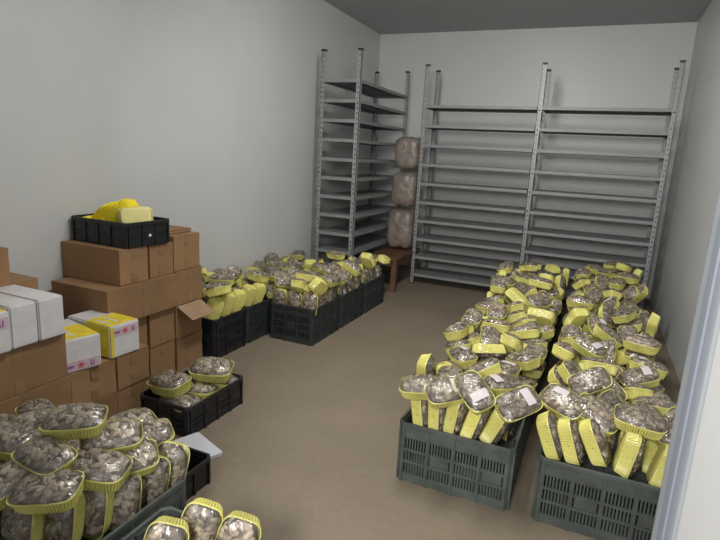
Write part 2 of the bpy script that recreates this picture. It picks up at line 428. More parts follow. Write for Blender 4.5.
M['doorw'] = simple('white door sheet', (.56, .56, .55), .4, var=.02, scale=3)
M['doortrim'] = simple('blue grey door profile', (.265, .285, .31), .35, var=.05, scale=3)
M['label'] = simple('white label paper', (.60, .54, .55), .45, var=.08, scale=60)
M['tagm'] = simple('white tag', (.8, .8, .8), .5)
# mushrooms: every cap its own shade, gills and bruises from noise
m, nt, b = newmat('oyster mushrooms')
g = nt.nodes.new('ShaderNodeNewGeometry'); oi = nt.nodes.new('ShaderNodeObjectInfo')
base = ramp(nt, g.outputs['Random Per Island'], [(0, (.15, .115, .10)), (.25, (.33, .28, .22)), (.5, (.50, .44, .34)), (.75, (.23, .19, .175)), (1, (.62, .57, .48))])
nz = N(nt, 'ShaderNodeTexNoise'); nz.inputs['Scale'].default_value = 70; nz.inputs['Detail'].default_value = 4
nt.links.new(coords(nt), nz.inputs['Vector'])
v = ramp(nt, nz.outputs['Fac'], [(.32, (.50, .46, .47)), (.62, (1.15, 1.12, 1.08))])
mx = nt.nodes.new('ShaderNodeMix'); mx.data_type = 'RGBA'; mx.blend_type = 'MULTIPLY'; mx.inputs[0].default_value = 1
nt.links.new(base, mx.inputs[6]); nt.links.new(v, mx.inputs[7])
hs = nt.nodes.new('ShaderNodeHueSaturation'); mr = nt.nodes.new('ShaderNodeMapRange'); mr.inputs['To Min'].default_value = .8; mr.inputs['To Max'].default_value = 1.2
nt.links.new(oi.outputs['Random'], mr.inputs['Value']); nt.links.new(mr.outputs[0], hs.inputs['Value']); nt.links.new(mx.outputs[2], hs.inputs['Color'])
nt.links.new(hs.outputs[0], b.inputs['Base Color']); b.inputs['Roughness'].default_value = .55
bump(nt, b, nz.outputs['Fac'], .5, .004); M['mush'] = m
def filmmat(name, tint, milk, gloss, rough, scale, dc=(.8, .78, .72)):
    m = bpy.data.materials.new(name); m.use_nodes = True; nt = m.node_tree; nt.nodes.clear()
    out = nt.nodes.new('ShaderNodeOutputMaterial'); tr = nt.nodes.new('ShaderNodeBsdfTransparent'); tr.inputs[0].default_value = (*tint, 1)
    gl = nt.nodes.new('ShaderNodeBsdfGlossy'); gl.inputs['Roughness'].default_value = rough; gl.inputs[0].default_value = (1, 1, 1, 1)
    df = nt.nodes.new('ShaderNodeBsdfDiffuse'); df.inputs[0].default_value = (*dc, 1)
    nz = nt.nodes.new('ShaderNodeTexNoise'); nz.inputs['Scale'].default_value = scale; nz.inputs['Detail'].default_value = 3; nz.inputs['Distortion'].default_value = 1.5
    nt.links.new(coords(nt), nz.inputs['Vector'])
    bp = nt.nodes.new('ShaderNodeBump'); bp.inputs['Strength'].default_value = .55; bp.inputs['Distance'].default_value = .012
    nt.links.new(nz.outputs['Fac'], bp.inputs['Height']); nt.links.new(bp.outputs[0], gl.inputs['Normal'])
    lw = nt.nodes.new('ShaderNodeLayerWeight'); lw.inputs['Blend'].default_value = .22; nt.links.new(bp.outputs[0], lw.inputs['Normal'])
    mr = nt.nodes.new('ShaderNodeMapRange'); mr.inputs['To Min'].default_value = gloss; mr.inputs['To Max'].default_value = .75
    nt.links.new(lw.outputs['Fresnel'], mr.inputs['Value'])
    m1 = nt.nodes.new('ShaderNodeMixShader'); m1.inputs[0].default_value = milk
    nt.links.new(tr.outputs[0], m1.inputs[1]); nt.links.new(df.outputs[0], m1.inputs[2])
    m2 = nt.nodes.new('ShaderNodeMixShader'); nt.links.new(mr.outputs[0], m2.inputs[0])
    nt.links.new(m1.outputs[0], m2.inputs[1]); nt.links.new(gl.outputs[0], m2.inputs[2]); nt.links.new(m2.outputs[0], out.inputs[0])
    return m
M['film'] = filmmat('cling film', (.97, .96, .92), .035, .075, .13, 34)
M['sack'] = filmmat('clear plastic sack', (.80, .74, .68), .42, .04, .4, 14, (.36, .31, .27))

# ------------------------------------------------------------------ mesh helpers
def box(bm, x0, x1, y0, y1, z0, z1, mat=None):
    vs = [bm.verts.new((x, y, z)) for x in (x0, x1) for y in (y0, y1) for z in (z0, z1)]
    F = [(0, 1, 3, 2), (4, 6, 7, 5), (0, 4, 5, 1), (2, 3, 7, 6), (0, 2, 6, 4), (1, 5, 7, 3)]
    fs = [bm.faces.new([vs[i] for i in f]) for f in F]
    if mat is not None:
        for v in vs: v.co = mat @ v.co
    return vs
def bar(bm, a, b_, w, t, up=(0, 0, 1)):
    a = Vector(a); b_ = Vector(b_); d = (b_-a); l = d.length; d.normalize()
    u = Vector(up); u = (u-d*u.dot(d)).normalized(); s = d.cross(u)
    mt = Matrix((d, s, u)).transposed().to_4x4(); mt.translation = a
    box(bm, 0, l, -w/2, w/2, -t/2, t/2, mt)
def finish(name, bm, mats, parent=None, bevel=0, smooth=False, seg=2):
    if bevel:
        bmesh.ops.bevel(bm, geom=list(bm.edges), offset=bevel, segments=seg, affect='EDGES', profile=.6)
    bmesh.ops.recalc_face_normals(bm, faces=list(bm.faces))
    me = bpy.data.meshes.new(name); bm.to_mesh(me); bm.free()
    for m_ in (mats if isinstance(mats, (list, tuple)) else [mats]): me.materials.append(m_)
    if smooth:
        for p in me.polygons: p.use_smooth = True
    return link(name, me, parent)
def link(name, me, parent=None):
    o = bpy.data.objects.new(name, me); COL.objects.link(o)
    if parent is not None: o.parent = parent
    return o
def thing(name, label, cat, loc=(0, 0, 0), rz=0, group=None):
    o = bpy.data.objects.new(name, None); COL.objects.link(o); o.empty_display_size = .05
    o.location = loc; o.rotation_euler = (0, 0, rz); tag(o, label, cat, group); return o
def tag(o, label, cat, group=None):
    o['label'] = label; o['category'] = cat
    if group: o['group'] = group
    return o
def struct(name, bm, m_, parent=None):
    o = finish(name, bm, m_, parent)
    if parent is None: o['kind'] = 'structure'
    return o
def copy_tree(o, parent=None):
    c = o.copy(); COL.objects.link(c)
    if parent is not None: c.parent = parent
    for ch in list(o.children): copy_tree(ch, c)
    return c

# ------------------------------------------------------------------ room
XL, XR, YB, YF, ZC = -2.9, .73, 7.0, .25, 3.05
bm = bmesh.new(); box(bm, XL-.1, 1.6, -1.6, YB+.1, -.1, 0); struct('floor', bm, M['floor'])
bm = bmesh.new(); box(bm, XL-.1, XR+.1, YF-.1, YB+.1, ZC, ZC+.1); struct('ceiling', bm, M['ceiling'])
bm = bmesh.new(); box(bm, XL-.1, XL, YF-.1, YB+.1, 0, ZC); struct('wall_left', bm, M['wall'])
bm = bmesh.new(); box(bm, XR, XR+.1, YF-.1, YB+.1, 0, ZC); struct('wall_right', bm, M['wall'])
bm = bmesh.new(); box(bm, XL, XR, YB, YB+.1, 0, ZC); struct('wall_back', bm, M['wall'])
bm = bmesh.new(); box(bm, XL, -.8, YF-.1, YF, 0, ZC); box(bm, .5, XR, YF-.1, YF, 0, ZC); box(bm, -.8, .5, YF-.1, YF, 2.25, ZC)
struct('wall_front', bm, M['wall'])
# cold room door leaf swung into the room beside the camera
H = Vector((.45, .30, 0)); T = Vector((.20, 1.18, 0)); d = (T-H).normalized(); s = Vector((d.y, -d.x, 0)); L = (T-H).length
mt = Matrix((d, s, Vector((0, 0, 1)))).transposed().to_4x4(); mt.translation = H
bm = bmesh.new(); box(bm, 0, L-.09, .004, .08, .03, 2.1, mt); leaf = finish('door_1', bm, M['doorw'], bevel=.006); leaf['kind'] = 'structure'
bm = bmesh.new(); box(bm, L-.09, L, 0, .084, .02, 2.11, mt); finish('edge_profile', bm, M['doortrim'], leaf, bevel=.012, seg=3)
bm = bmesh.new(); box(bm, L-.062, L-.040, -.006, 0, .04, 2.09, mt); finish('door_gasket', bm, simple('gasket', (.20, .22, .26), .4), leaf, bevel=.002)

# ------------------------------------------------------------------ racks
def upright(parent, x, y, h, sx, sy, lean=0):
    bm = bmesh.new(); w = .042; t = .004
    # L profile with punched slots down both flanges
    z = 0.0; cuts = []
    def strip(axis):
        x0, x1 = (x, x+sx*w); y0, y1 = (y, y+sy*w)
        z = 0
        if axis == 'x':
            a, b_ = sorted((x0, x0+sx*w*.36)); c, e = sorted((x0+sx*w*.64, x1)); yy = sorted((y, y+sy*t))
            box(bm, a, b_, *yy, 0, h); box(bm, c, e, *yy, 0, h)
            g0, g1 = sorted((x0+sx*w*.36, x0+sx*w*.64))
            while z < h: box(bm, g0, g1, *yy, z, min(h, z+.028)); z += .05
        else:
            a, b_ = sorted((y0, y0+sy*w*.36)); c, e = sorted((y0+sy*w*.64, y1)); xx = sorted((x, x+sx*t))
            box(bm, *xx, a, b_, 0, h); box(bm, *xx, c, e, 0, h)
            g0, g1 = sorted((y0+sy*w*.36, y0+sy*w*.64))
            while z < h: box(bm, *xx, g0, g1, z, min(h, z+.028)); z += .05
    strip('x'); strip('y')
    u = finish('upright', bm, M['rack'], parent)
    bm = bmesh.new(); a, b_ = sorted((x-.003*sx, x+sx*(w+.003))); c, e = sorted((y-.003*sy, y+sy*(w+.003)))
    box(bm, a, b_, c, e, h-.012, h+.006); finish('end_cap', bm, M['cap'], u, bevel=.002)
    bm = bmesh.new(); box(bm, a, b_, c, e, 0, .012); finish('foot_plate', bm, M['cap'], u)
def shelf(parent, x0, x1, y0, y1, z):
    bm = bmesh.new()
    box(bm, x0, x1, y0, y1, z-.003, z)
    for a in ((x0, x1, y0, y0+.003), (x0, x1, y1-.003, y1)): box(bm, *a, z-.032, z-.003)
    for a in ((x0, x0+.003, y0+.003, y1-.003), (x1-.003, x1, y0+.003, y1-.003)): box(bm, *a, z-.032, z-.003)
    # return lips and stiffening ribs underneath
    box(bm, x0, x1, y0+.003, y0+.014, z-.032, z-.029); box(bm, x0, x1, y1-.014, y1-.003, z-.032, z-.029)
    if x1-x0 > y1-y0: ym = (y0+y1)/2; box(bm, x0+.003, x1-.003, ym-.02, ym+.02, z-.018, z-.003)
    else: xm = (x0+x1)/2; box(bm, xm-.02, xm+.02, y0+.003, y1-.003, z-.018, z-.003)
    finish('shelf', bm, M['rackshelf'], parent)
R = thing('storage_rack', 'wide empty grey metal rack of two bays along the back wall', 'rack', (-.66, 6.02, 0))
ox, oy = -.66, 6.02
for x, sx in ((-1.93, 1), (-.685, 1), (.585, -1)):
    upright(R, x-ox, 0, 2.5, sx, 1); upright(R, x-ox, .46, 2.5, sx, -1)
for k in range(10):
    z = .125+.2165*k
    shelf(R, -1.925-ox, -.692-ox, .006, .454, z); shelf(R, -.64-ox, .58-ox, .006, .454, z)
R = thing('storage_rack', 'narrower empty grey metal rack standing along the left wall in the corner', 'rack', (-2.50, 5.06, 0))
ox = -2.50
for y, sy in ((0, 1), (1.46, -1)):
    upright(R, -2.73-ox, y, 2.5, 1, sy); upright(R, -2.285-ox, y, 2.5, -1, sy)
for k in range(11):
    shelf(R, -2.724-ox, -2.291-ox, .006, 1.454, .275+.1945*k)

# ------------------------------------------------------------------ crates
def make_crate(name, w, d_, h, mk, taper=.012, notch=False):
    """origin at base centre; walls of real lattice"""
    root = bpy.data.objects.new(name, None); COL.objects.link(root); root.empty_display_size = .05
    t = .007
    def wall(n, length, inset, mt):
        bm = bmesh.new(); hw = length/2-.022
        box(bm, -hw, hw, 0, t, .0, .045, mt)                    # bottom band
        box(bm, -hw, hw, 0, t, h-.075, h-.02, mt)                  # top band
        ribs = 5 if length > .45 else 4
        for i in range(ribs):                                        # stiffening ribs, standing proud
            x = -hw+.006+(2*hw-.012)*i/(ribs-1); box(bm, x-.006, x+.006, -.007, t, .0, h-.02, mt)
        pw = (2*hw-.012)/(ribs-1)
        z0, z1 = .045, h-.075
        for i in range(ribs-1):
            xa = -hw+.012+pw*i; xb = xa+pw-.012
            nb = max(3, int((xb-xa)/.013)); q = (xb-xa)/nb
            for j in range(nb+1):
                x = xa+q*j; box(bm, x-.0034, x+.0034, .001, t-.001, z0, z1, mt)
            nr = max(2, int((z1-z0)/.05))
            for j in range(1, nr):
                z = z0+(z1-z0)*j/nr; box(bm, xa, xb, -.002, t, z-.006, z+.006, mt)
            if i % 2 == 1: box(bm, xa+.01, xb-.01, -.003, t, (z0+z1)/2-.02, (z0+z1)/2+.03, mt)
        return finish(n, bm, mk, root)
    for n, length, ang, off in (('side_panel', w, 0, d_/2), ('side_panel', w, pi, d_/2), ('end_panel', d_, pi/2, w/2), ('end_panel', d_, -pi/2, w/2)):
        mt = Matrix.Rotation(ang, 4, 'Z') @ Matrix.Translation((0, -off+.008, 0))
        wall(n, length, 0, mt)
    # corner posts
    for sx in (1, -1):
        for sy in (1, -1):
            bm = bmesh.new()
            px, py = sx*(w/2-.004), sy*(d_/2-.004)
            pts = [(0, -.03), (-.012, -.012), (-.03, 0), (-.03, -.007), (-.016, -.018), (-.007, -.03)]
            lo = [bm.verts.new((px+sx*a if True else 0, py+sy*c, 0)) for a, c in pts]
            hi = [bm.verts.new((v.co.x, v.co.y, h-.01)) for v in lo]
            n_ = len(pts)
            for i in range(n_): bm.faces.new((lo[i], lo[(i+1) % n_], hi[(i+1) % n_], hi[i]))
            bm.faces.new(lo); bm.faces.new(hi)
            finish('corner_post', bm, mk, root)
    bm = bmesh.new()                                                     # rim
    a, b_ = w/2, d_/2
    cc = .022
    ring = [(a-cc, -b_), (a, -b_+cc), (a, b_-cc), (a-cc, b_), (-a+cc, b_), (-a, b_-cc), (-a, -b_+cc), (-a+cc, -b_)]
    inn = [(x*(a-.012)/a, y*(b_-.012)/b_) for x, y in ring]
    V = [[bm.verts.new((x, y, z)) for x, y in rr] for rr, z in ((ring, h-.022), (ring, h), (inn, h), (inn, h-.022))]
    for k in range(4):
        for i in range(8): bm.faces.new((V[k][i], V[k][(i+1) % 8], V[(k+1) % 4][(i+1) % 8], V[(k+1) % 4][i]))
    finish('rim', bm, mk, root, bevel=.002, seg=1)
    bm = bmesh.new()                                                     # base with cross slats
    box(bm, -a+.012, a-.012, -b_+.012, b_-.012, .004, .010)
    for i in range(5):
        x = -a+.05+(w-.1)*i/4; box(bm, x-.01, x+.01, -b_+.012, b_-.012, 0, .004)
    finish('base', bm, mk, root)
    return root
protos = {}
def crate(kind, x0, x1, y0, y1, label, group, h=.30, mk='green', z=0, rz=0):
    w, d_ = x1-x0, y1-y0
    key = (round(w, 2), round(d_, 2), h, mk)
    if key not in protos:
        o = make_crate(kind, round(w, 2), round(d_, 2), h, M[mk]); protos[key] = o
    else: o = copy_tree(protos[key])
    o.name = kind
    o.location = ((x0+x1)/2, (y0+y1)/2, z); o.rotation_euler = (0, 0, rz); tag(o, label, 'crate', group); return o
ORD = ['nearest', 'second', 'third', 'fourth', 'fifth', 'sixth', 'seventh', 'eighth', 'farthest']
for c, (x0, x1) in (('L', (-.70, -.17)), ('R', (-.08, .45))):
    row = 'aisle-side' if c == 'L' else 'wall-side'
    for k in range(9):
        y0 = 2.17+.39*k
        crate('plastic_crate', x0, x1, y0, y0+.38, 'dark green lattice crate, %s in the %s column of the right-hand rows' % (ORD[k], row), 'green crates in the right-hand rows')
for k in range(3):
    y0 = 3.50+.52*k
    crate('plastic_crate', -2.28, -1.88, y0, y0+.50, 'charcoal lattice crate, %s of three sticking out into the aisle on the left' % ('nearest', 'middle', 'farthest')[k], 'charcoal crates on the left', mk='dgrey')
for k in range(5):
    y0 = 2.89+.40*k
    crate('plastic_crate', -2.86, -2.33, y0, y0+.38, ['black lattice crate touching the tall carton stack on the left', 'charcoal lattice crate between black crate and the protruding charcoal ones on left', 'hidden charcoal crate behind the aisle crates, third from the cartons', 'hidden charcoal crate behind the aisle crates, fourth from the cartons', 'hidden charcoal crate behind the aisle crates, next to the corner rack'][k], 'crates against the left wall', mk='black' if k == 0 else 'dgrey')
crate('plastic_crate', -1.62, -1.24, .86, 1.39, 'dark green crate at lower left piled high with mushroom packs', 'foreground green crates')
crate('plastic_crate', -2.03, -1.65, .86, 1.39, 'dark green crate at the left edge buried under mushroom packs', 'foreground green crates')
crate('plastic_crate', -1.20, -.80, .69, 1.225, 'dark green crate at the bottom edge holding three upright packs', 'foreground green crates')
crate('shallow_crate', -2.12, -1.77, 1.98, 2.47, 'shallow black crate of mushroom packs on the floor before the cartons', None, h=.17, mk='black')
sc_ = crate('shallow_crate', -1.80, -1.43, 1.42, 1.76, 'empty shallow black crate beside the white foam board', None, h=.13, mk='black')
tc = crate('shallow_crate', -2.88, -2.405, 2.22, 2.575, 'black crate of empty yellow trays on top of the cartons', None, h=.145, mk='black', z=.897, rz=RD(-2))
bm = bmesh.new(); bmesh.ops.create_cone(bm, segments=14, radius1=.009, radius2=.009, depth=.004, cap_ends=True, matrix=Matrix.Translation((.2385, .0, .06)) @ Matrix.Rotation(pi/2, 4, 'Y'))
o = finish('price_tag', bm, M['tagm'], tc); o['label'] = 'small round white tag'

# ------------------------------------------------------------------ mushroom trays
def outline(a, b_, n, e=4.5):
    r = []
    for i in range(n):
        t = 2*pi*i/n
        c, s_ = cos(t), sin(t)
        k = (abs(c)**e+abs(s_)**e)**(-1/e)
        r.append((c*k*a, s_*k*b_))
    return r
def even(a, b_, n, e=4.5):
    P = outline(a, b_, 720, e); L = [0]
    for i in range(720):
        q = P[(i+1) % 720]; L.append(L[-1]+math.dist(P[i], q))
    out = []; j = 0
    for i in range(n):
        t = L[-1]*i/n
        while L[j+1] < t: j += 1
        f = (t-L[j])/(L[j+1]-L[j]); p, q = P[j], P[(j+1) % 720]
        out.append((p[0]+(q[0]-p[0])*f, p[1]+(q[1]-p[1])*f))
    return out
def tray_mesh(name, mat, A=.1085, B=.071, n=216):
    bm = bmesh.new(); rings = []
    prof = [(.0, .0, 0), (.72, .0, 0), (.82, .002, 0), (.85, .008, 1), (.90, .028, 1), (.955, .051, 1), (.965, .054, 0), (1.0, .055, 0), (1.0, .061, 0), (.972, .061, 0), (.94, .052, 0), (.82, .008, 0), (.0, .006, 0)]
    base = even(1, 1, n)  # unit superellipse, spacing set on true size
    tr = even(A, B, n)
    for f, z, rib in prof:
        if f == 0:
            rings.append([bm.verts.new((0, 0, z))]); continue
        rr = []
        for i, (x, y) in enumerate(tr):
            k = f
            ins = (1-f)*A
            sx = (A-ins*.9)/A; sy = (B-ins*.9)/B
            wv = .0022*(1 if (i % 4) < 2 else -1) if rib else 0
            l = math.hypot(x, y)
            rr.append(bm.verts.new((x*sx+x/l*wv, y*sy+y/l*wv, z)))
        rings.append(rr)
    for a, b_ in zip(rings, rings[1:]):
        if len(a) == 1:
            for i in range(n): bm.faces.new((a[0], b_[(i+1) % n], b_[i]))
        elif len(b_) == 1:
            for i in range(n): bm.faces.new((a[i], a[(i+1) % n], b_[0]))
        else:
            for i in range(n): bm.faces.new((a[i], a[(i+1) % n], b_[(i+1) % n], b_[i]))
    # raised bars on the underside
    for i in range(9):
        x = -.064+.016*i; box(bm, x-.004, x+.004, -.034, .034, -.0015, .001)
    bmesh.ops.recalc_face_normals(bm, faces=list(bm.faces))
    me = bpy.data.meshes.new(name); bm.to_mesh(me); bm.free(); me.materials.append(mat); me.transform(Matrix.Scale(.9, 4))
    return me
def dome(x, y, A=.106, B=.0685):
    r = (abs(x/A)**3+abs(y/B)**3)
    return .060+.035*max(0, 1-r)**.42
def mush_mesh(seed):
    rnd = random.Random(seed); bm = bmesh.new()
    def blob(p, r, sc, rot, cup):
        ret = bmesh.ops.create_uvsphere(bm, u_segments=9, v_segments=6, radius=1)
        mt = Matrix.Translation(p) @ rot @ Matrix.Diagonal((r*sc[0], r*sc[1], r*sc[2], 1))
        for v in ret['verts']:
            c = v.co
            if c.z < 0: c.z *= .45                      # caps are domed above, hollow below
            if cup: c.z += .35*(c.x*c.x+c.y*c.y)-.2
            n_ = noise.noise(c*1.6+Vector((seed, p[0]*50, p[1]*50)))*.25
            v.co = mt @ (c*(1+n_))
    k = 0
    while k < 46:
        x = rnd.uniform(-.095, .095); y = rnd.uniform(-.060, .060)
        if (abs(x)/.099)**4+(abs(y)/.064)**4 > 1: continue
        r = rnd.uniform(.012, .026)
        z = dome(x, y)-.010-rnd.random()*.014
        rot = Matrix.Rotation(rnd.uniform(0, 2*pi), 4, 'Z') @ Matrix.Rotation(rnd.gauss(0, .75), 4, 'X') @ Matrix.Rotation(rnd.uniform(0, 6.28), 4, 'Z')
        sc = (1, rnd.uniform(.6, 1), rnd.uniform(.30, .5))
        # keep inside the film
        while z+r*.55 > dome(x, y)-.002: z -= .002
        blob((x, y, z), r, sc, rot, rnd.random() < .35); k += 1
    for i in range(12):                                   # pale stems
        x = rnd.uniform(-.075, .075); y = rnd.uniform(-.045, .045)
        rot = Matrix.Rotation(rnd.uniform(0, 6.28), 4, 'Z') @ Matrix.Rotation(rnd.uniform(.9, 1.6), 4, 'X')
        blob((x, y, dome(x, y)-.014), rnd.uniform(.012, .018), (.35, .35, 1), rot, False)
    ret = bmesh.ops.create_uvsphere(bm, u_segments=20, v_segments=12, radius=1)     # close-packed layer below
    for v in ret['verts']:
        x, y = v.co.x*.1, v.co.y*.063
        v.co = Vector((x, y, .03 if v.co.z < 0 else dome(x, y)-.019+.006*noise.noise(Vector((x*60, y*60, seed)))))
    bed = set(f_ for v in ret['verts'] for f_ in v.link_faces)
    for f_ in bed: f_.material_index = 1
    # keep everything between tray floor and film
    for v in bm.verts:
        x, y = v.co.x, v.co.y
        q = ((abs(x)/.1025)**4+(abs(y)/.0655)**4)
        if q > 1: s_ = q**-.25; v.co.x *= s_; v.co.y *= s_
        v.co.z = max(.012, min(v.co.z, dome(v.co.x, v.co.y)-.0015))
    # dark bed of small pieces under the caps
    me = bpy.data.meshes.new('mushrooms'); bm.to_mesh(me); bm.free(); me.materials.append(M['mush']); me.materials.append(M['gills']); me.transform(Matrix.Scale(.9, 4))
    for p in me.polygons: p.use_smooth = True
    return me
def film_mesh():
    bm = bmesh.new(); n = 44; rings = []
    tr = even(.1085, .071, n)
    for f in (0, .25, .5, .7, .85, .95, 1.0):
        if f == 0: rings.append([bm.verts.new((0, 0, dome(0, 0)))]); continue
        rings.append([bm.verts.new((x*f, y*f, dome(x*f, y*f)+(.0012*sin(i*2.3+f*9) if f < .95 else .0008))) for i, (x, y) in enumerate(tr)])
    for ins, z in ((-.0008, .060), (.005, .048), (.017, .004), (.020, -.002)):
        rings.append([bm.verts.new((x*(1-ins/.1085), y*(1-ins/.071), z)) for x, y in tr])
    for a, b_ in zip(rings, rings[1:]):
        if len(a) == 1:
            for i in range(n): bm.faces.new((a[0], b_[i], b_[(i+1) % n]))
        else:
            for i in range(n): bm.faces.new((a[i], b_[i], b_[(i+1) % n], a[(i+1) % n]))
    me = bpy.data.meshes.new('cling_film'); bm.to_mesh(me); bm.free(); me.materials.append(M['film']); me.transform(Matrix.Scale(.9, 4))
    for p in me.polygons: p.use_smooth = True
    return me
def label_mesh(cx, cy, w, h, rot):
    bm = bmesh.new(); nx, ny = 8, 6; g = []
    for i in range(nx+1):
        for j in range(ny+1):
            u, v = (i/nx-.5)*w, (j/ny-.5)*h
            x = cx+u*cos(rot)-v*sin(rot); y = cy+u*sin(rot)+v*cos(rot)
            g.append(bm.verts.new((x, y, dome(x, y)+.0016)))
    for i in range(nx):
        for j in range(ny):
            f = bm.faces.new((g[i*(ny+1)+j], g[(i+1)*(ny+1)+j], g[(i+1)*(ny+1)+j+1], g[i*(ny+1)+j+1]))
            f.material_index = 1 if (j in (1, 3) and 1 <= i < nx-1 and h < .05) else 0
    me = bpy.data.meshes.new('label_sticker'); bm.to_mesh(me); bm.free(); me.materials.append(M['label']); me.transform(Matrix.Scale(.9, 4))
    me.materials.append(simple('faint label print', (.50, .42, .46), .5))
    for p in me.polygons: p.use_smooth = True
    return me
TM = tray_mesh('tray', M['yellow']); MM = [mush_mesh(s_) for s_ in (3, 8, 15, 21, 34)]; FM = film_mesh()
LM = [label_mesh(.045, .0, .045, .085, 0), label_mesh(-.02, .022, .07, .036, .1)]
def proto_pack(i, lab):
    r = bpy.data.objects.new('mushroom_pack', None); r.empty_display_size = .03
    ch = [bpy.data.objects.new('tray', TM), bpy.data.objects.new('mushrooms', MM[i]), bpy.data.objects.new('cling_film', FM)]
    ch[1]['kind'] = 'stuff'
    if lab is not None: ch.append(bpy.data.objects.new('label_sticker', LM[lab]))
    return r, ch
CR = {}
for c, row in (('L', 'aisle-side'), ('R', 'wall-side')):
    x0 = -.435 if c == 'L' else .185
    for k in range(9): CR['R%d%s' % (k+1, c)] = (x0, 2.36+.39*k, '%s crate of right %s column' % (ORD[k], row), 'mushroom packs in the right-hand crate rows')
for k in range(5): CR['B%d' % (k+1)] = (-2.6, 3.08+.4*k, '%s left-wall crate' % ORD[k], 'mushroom packs in the left crates')
for k in range(3): CR['A%d' % (k+1)] = (-2.08, 3.75+.52*k, '%s left aisle-side crate' % ('nearest', 'middle', 'farthest')[k], 'mushroom packs in the left crates')
CR['F1'] = (-1.43, 1.12, 'foreground left crate', 'mushroom packs heaped in the left foreground')
CR['F2'] = (-1.78, 1.1, 'left-edge foreground heap', 'mushroom packs heaped in the left foreground')
CR['N'] = (-1.0, .95, 'bottom-edge crate', 'upright packs in the bottom-edge crate')
CR['K'] = (-1.95, 2.22, 'shallow black crate', 'mushroom packs in the shallow black crate')
entries = []
for gi, (g_, tg, l, e) in enumerate(PACKS):
    mt = Matrix.Translation(l) @ __import__('mathutils').Euler(e).to_matrix().to_4x4()
    up = mt.to_3x3() @ Vector((0, 0, 1)); lx = mt.to_3x3() @ Vector((1, 0, 0))
    c = mt @ Vector((0, 0, .044))
    if up.z > .93: pose = 'lying level face up'
    elif up.z > .55: pose = 'tilted face up'
    elif up.z > -.45: pose = 'standing upright' if abs(lx.z) > .75 else 'standing on its side'
    else: pose = 'lying upside down'
    # nearest crate for the wording
    if g_[0] == 'R': g_ = min((k for k in CR if k[0] == 'R'), key=lambda k: (CR[k][0]-c.x)**2+(CR[k][1]-c.y)**2)
    if g_[0] in 'AB': g_ = min((k for k in CR if k[0] in 'AB'), key=lambda k: (CR[k][0]-c.x)**2+(CR[k][1]-c.y)**2)
    entries.append([g_, pose, c, l, e, gi, tg])
bycr = {}
for en in entries: bycr.setdefault(en[0], []).append(en)
labels = {}
for g_, L_ in bycr.items():
    def third(v, c, s_): return 0 if v < c-s_ else (2 if v > c+s_ else 1)
    X = ('left', 'centre', 'right'); Y = ('front', 'middle', 'back')
    seen = {}
    for en in L_:
        c = en[2]; a = Y[third(c.y, CR[g_][1], .065)]; b_ = X[third(c.x, CR[g_][0], .085)]
        pos = 'middle' if (a, b_) == ('middle', 'centre') else a+' '+b_
        seen.setdefault((en[1], pos), []).append(en)
    for (pose, pos), q in seen.items():
        q.sort(key=lambda en: -en[2].z)
        for i, en in enumerate(q):
            o_ = '' if len(q) == 1 else ('upper ', 'lower ')[i] if len(q) == 2 else ('top ', 'second-highest ', 'third-highest ', 'lowest ')[min(i, 3)]
            labels[en[5]] = '%smushroom pack %s, %s of %s' % (o_, pose, pos, CR[g_][2])
PT = {}
for g_, pose, c, l, e, gi, tg in entries:
    lab = None
    if g_[0] == 'R': lab = 0 if tg in ('h2', 'h3') and g_ == 'R1L' else (0, None, None, 1, None, None, None)[gi % 7]
    elif g_[0] in 'AB': lab = (1, None, None, None, None, None)[gi % 6]
    key = (gi*7 % 5, lab)
    if key not in PT: PT[key] = proto_pack(*key)
    r0, ch = PT[key]
    r = r0.copy(); COL.objects.link(r); r.location = l; r.rotation_euler = e
    tag(r, labels[gi], 'mushroom pack', CR[g_][3])
    if g_ == 'K': r.scale = (1.25,)*3
    for q in ch:
        k = q.copy(); COL.objects.link(k); k.parent = r

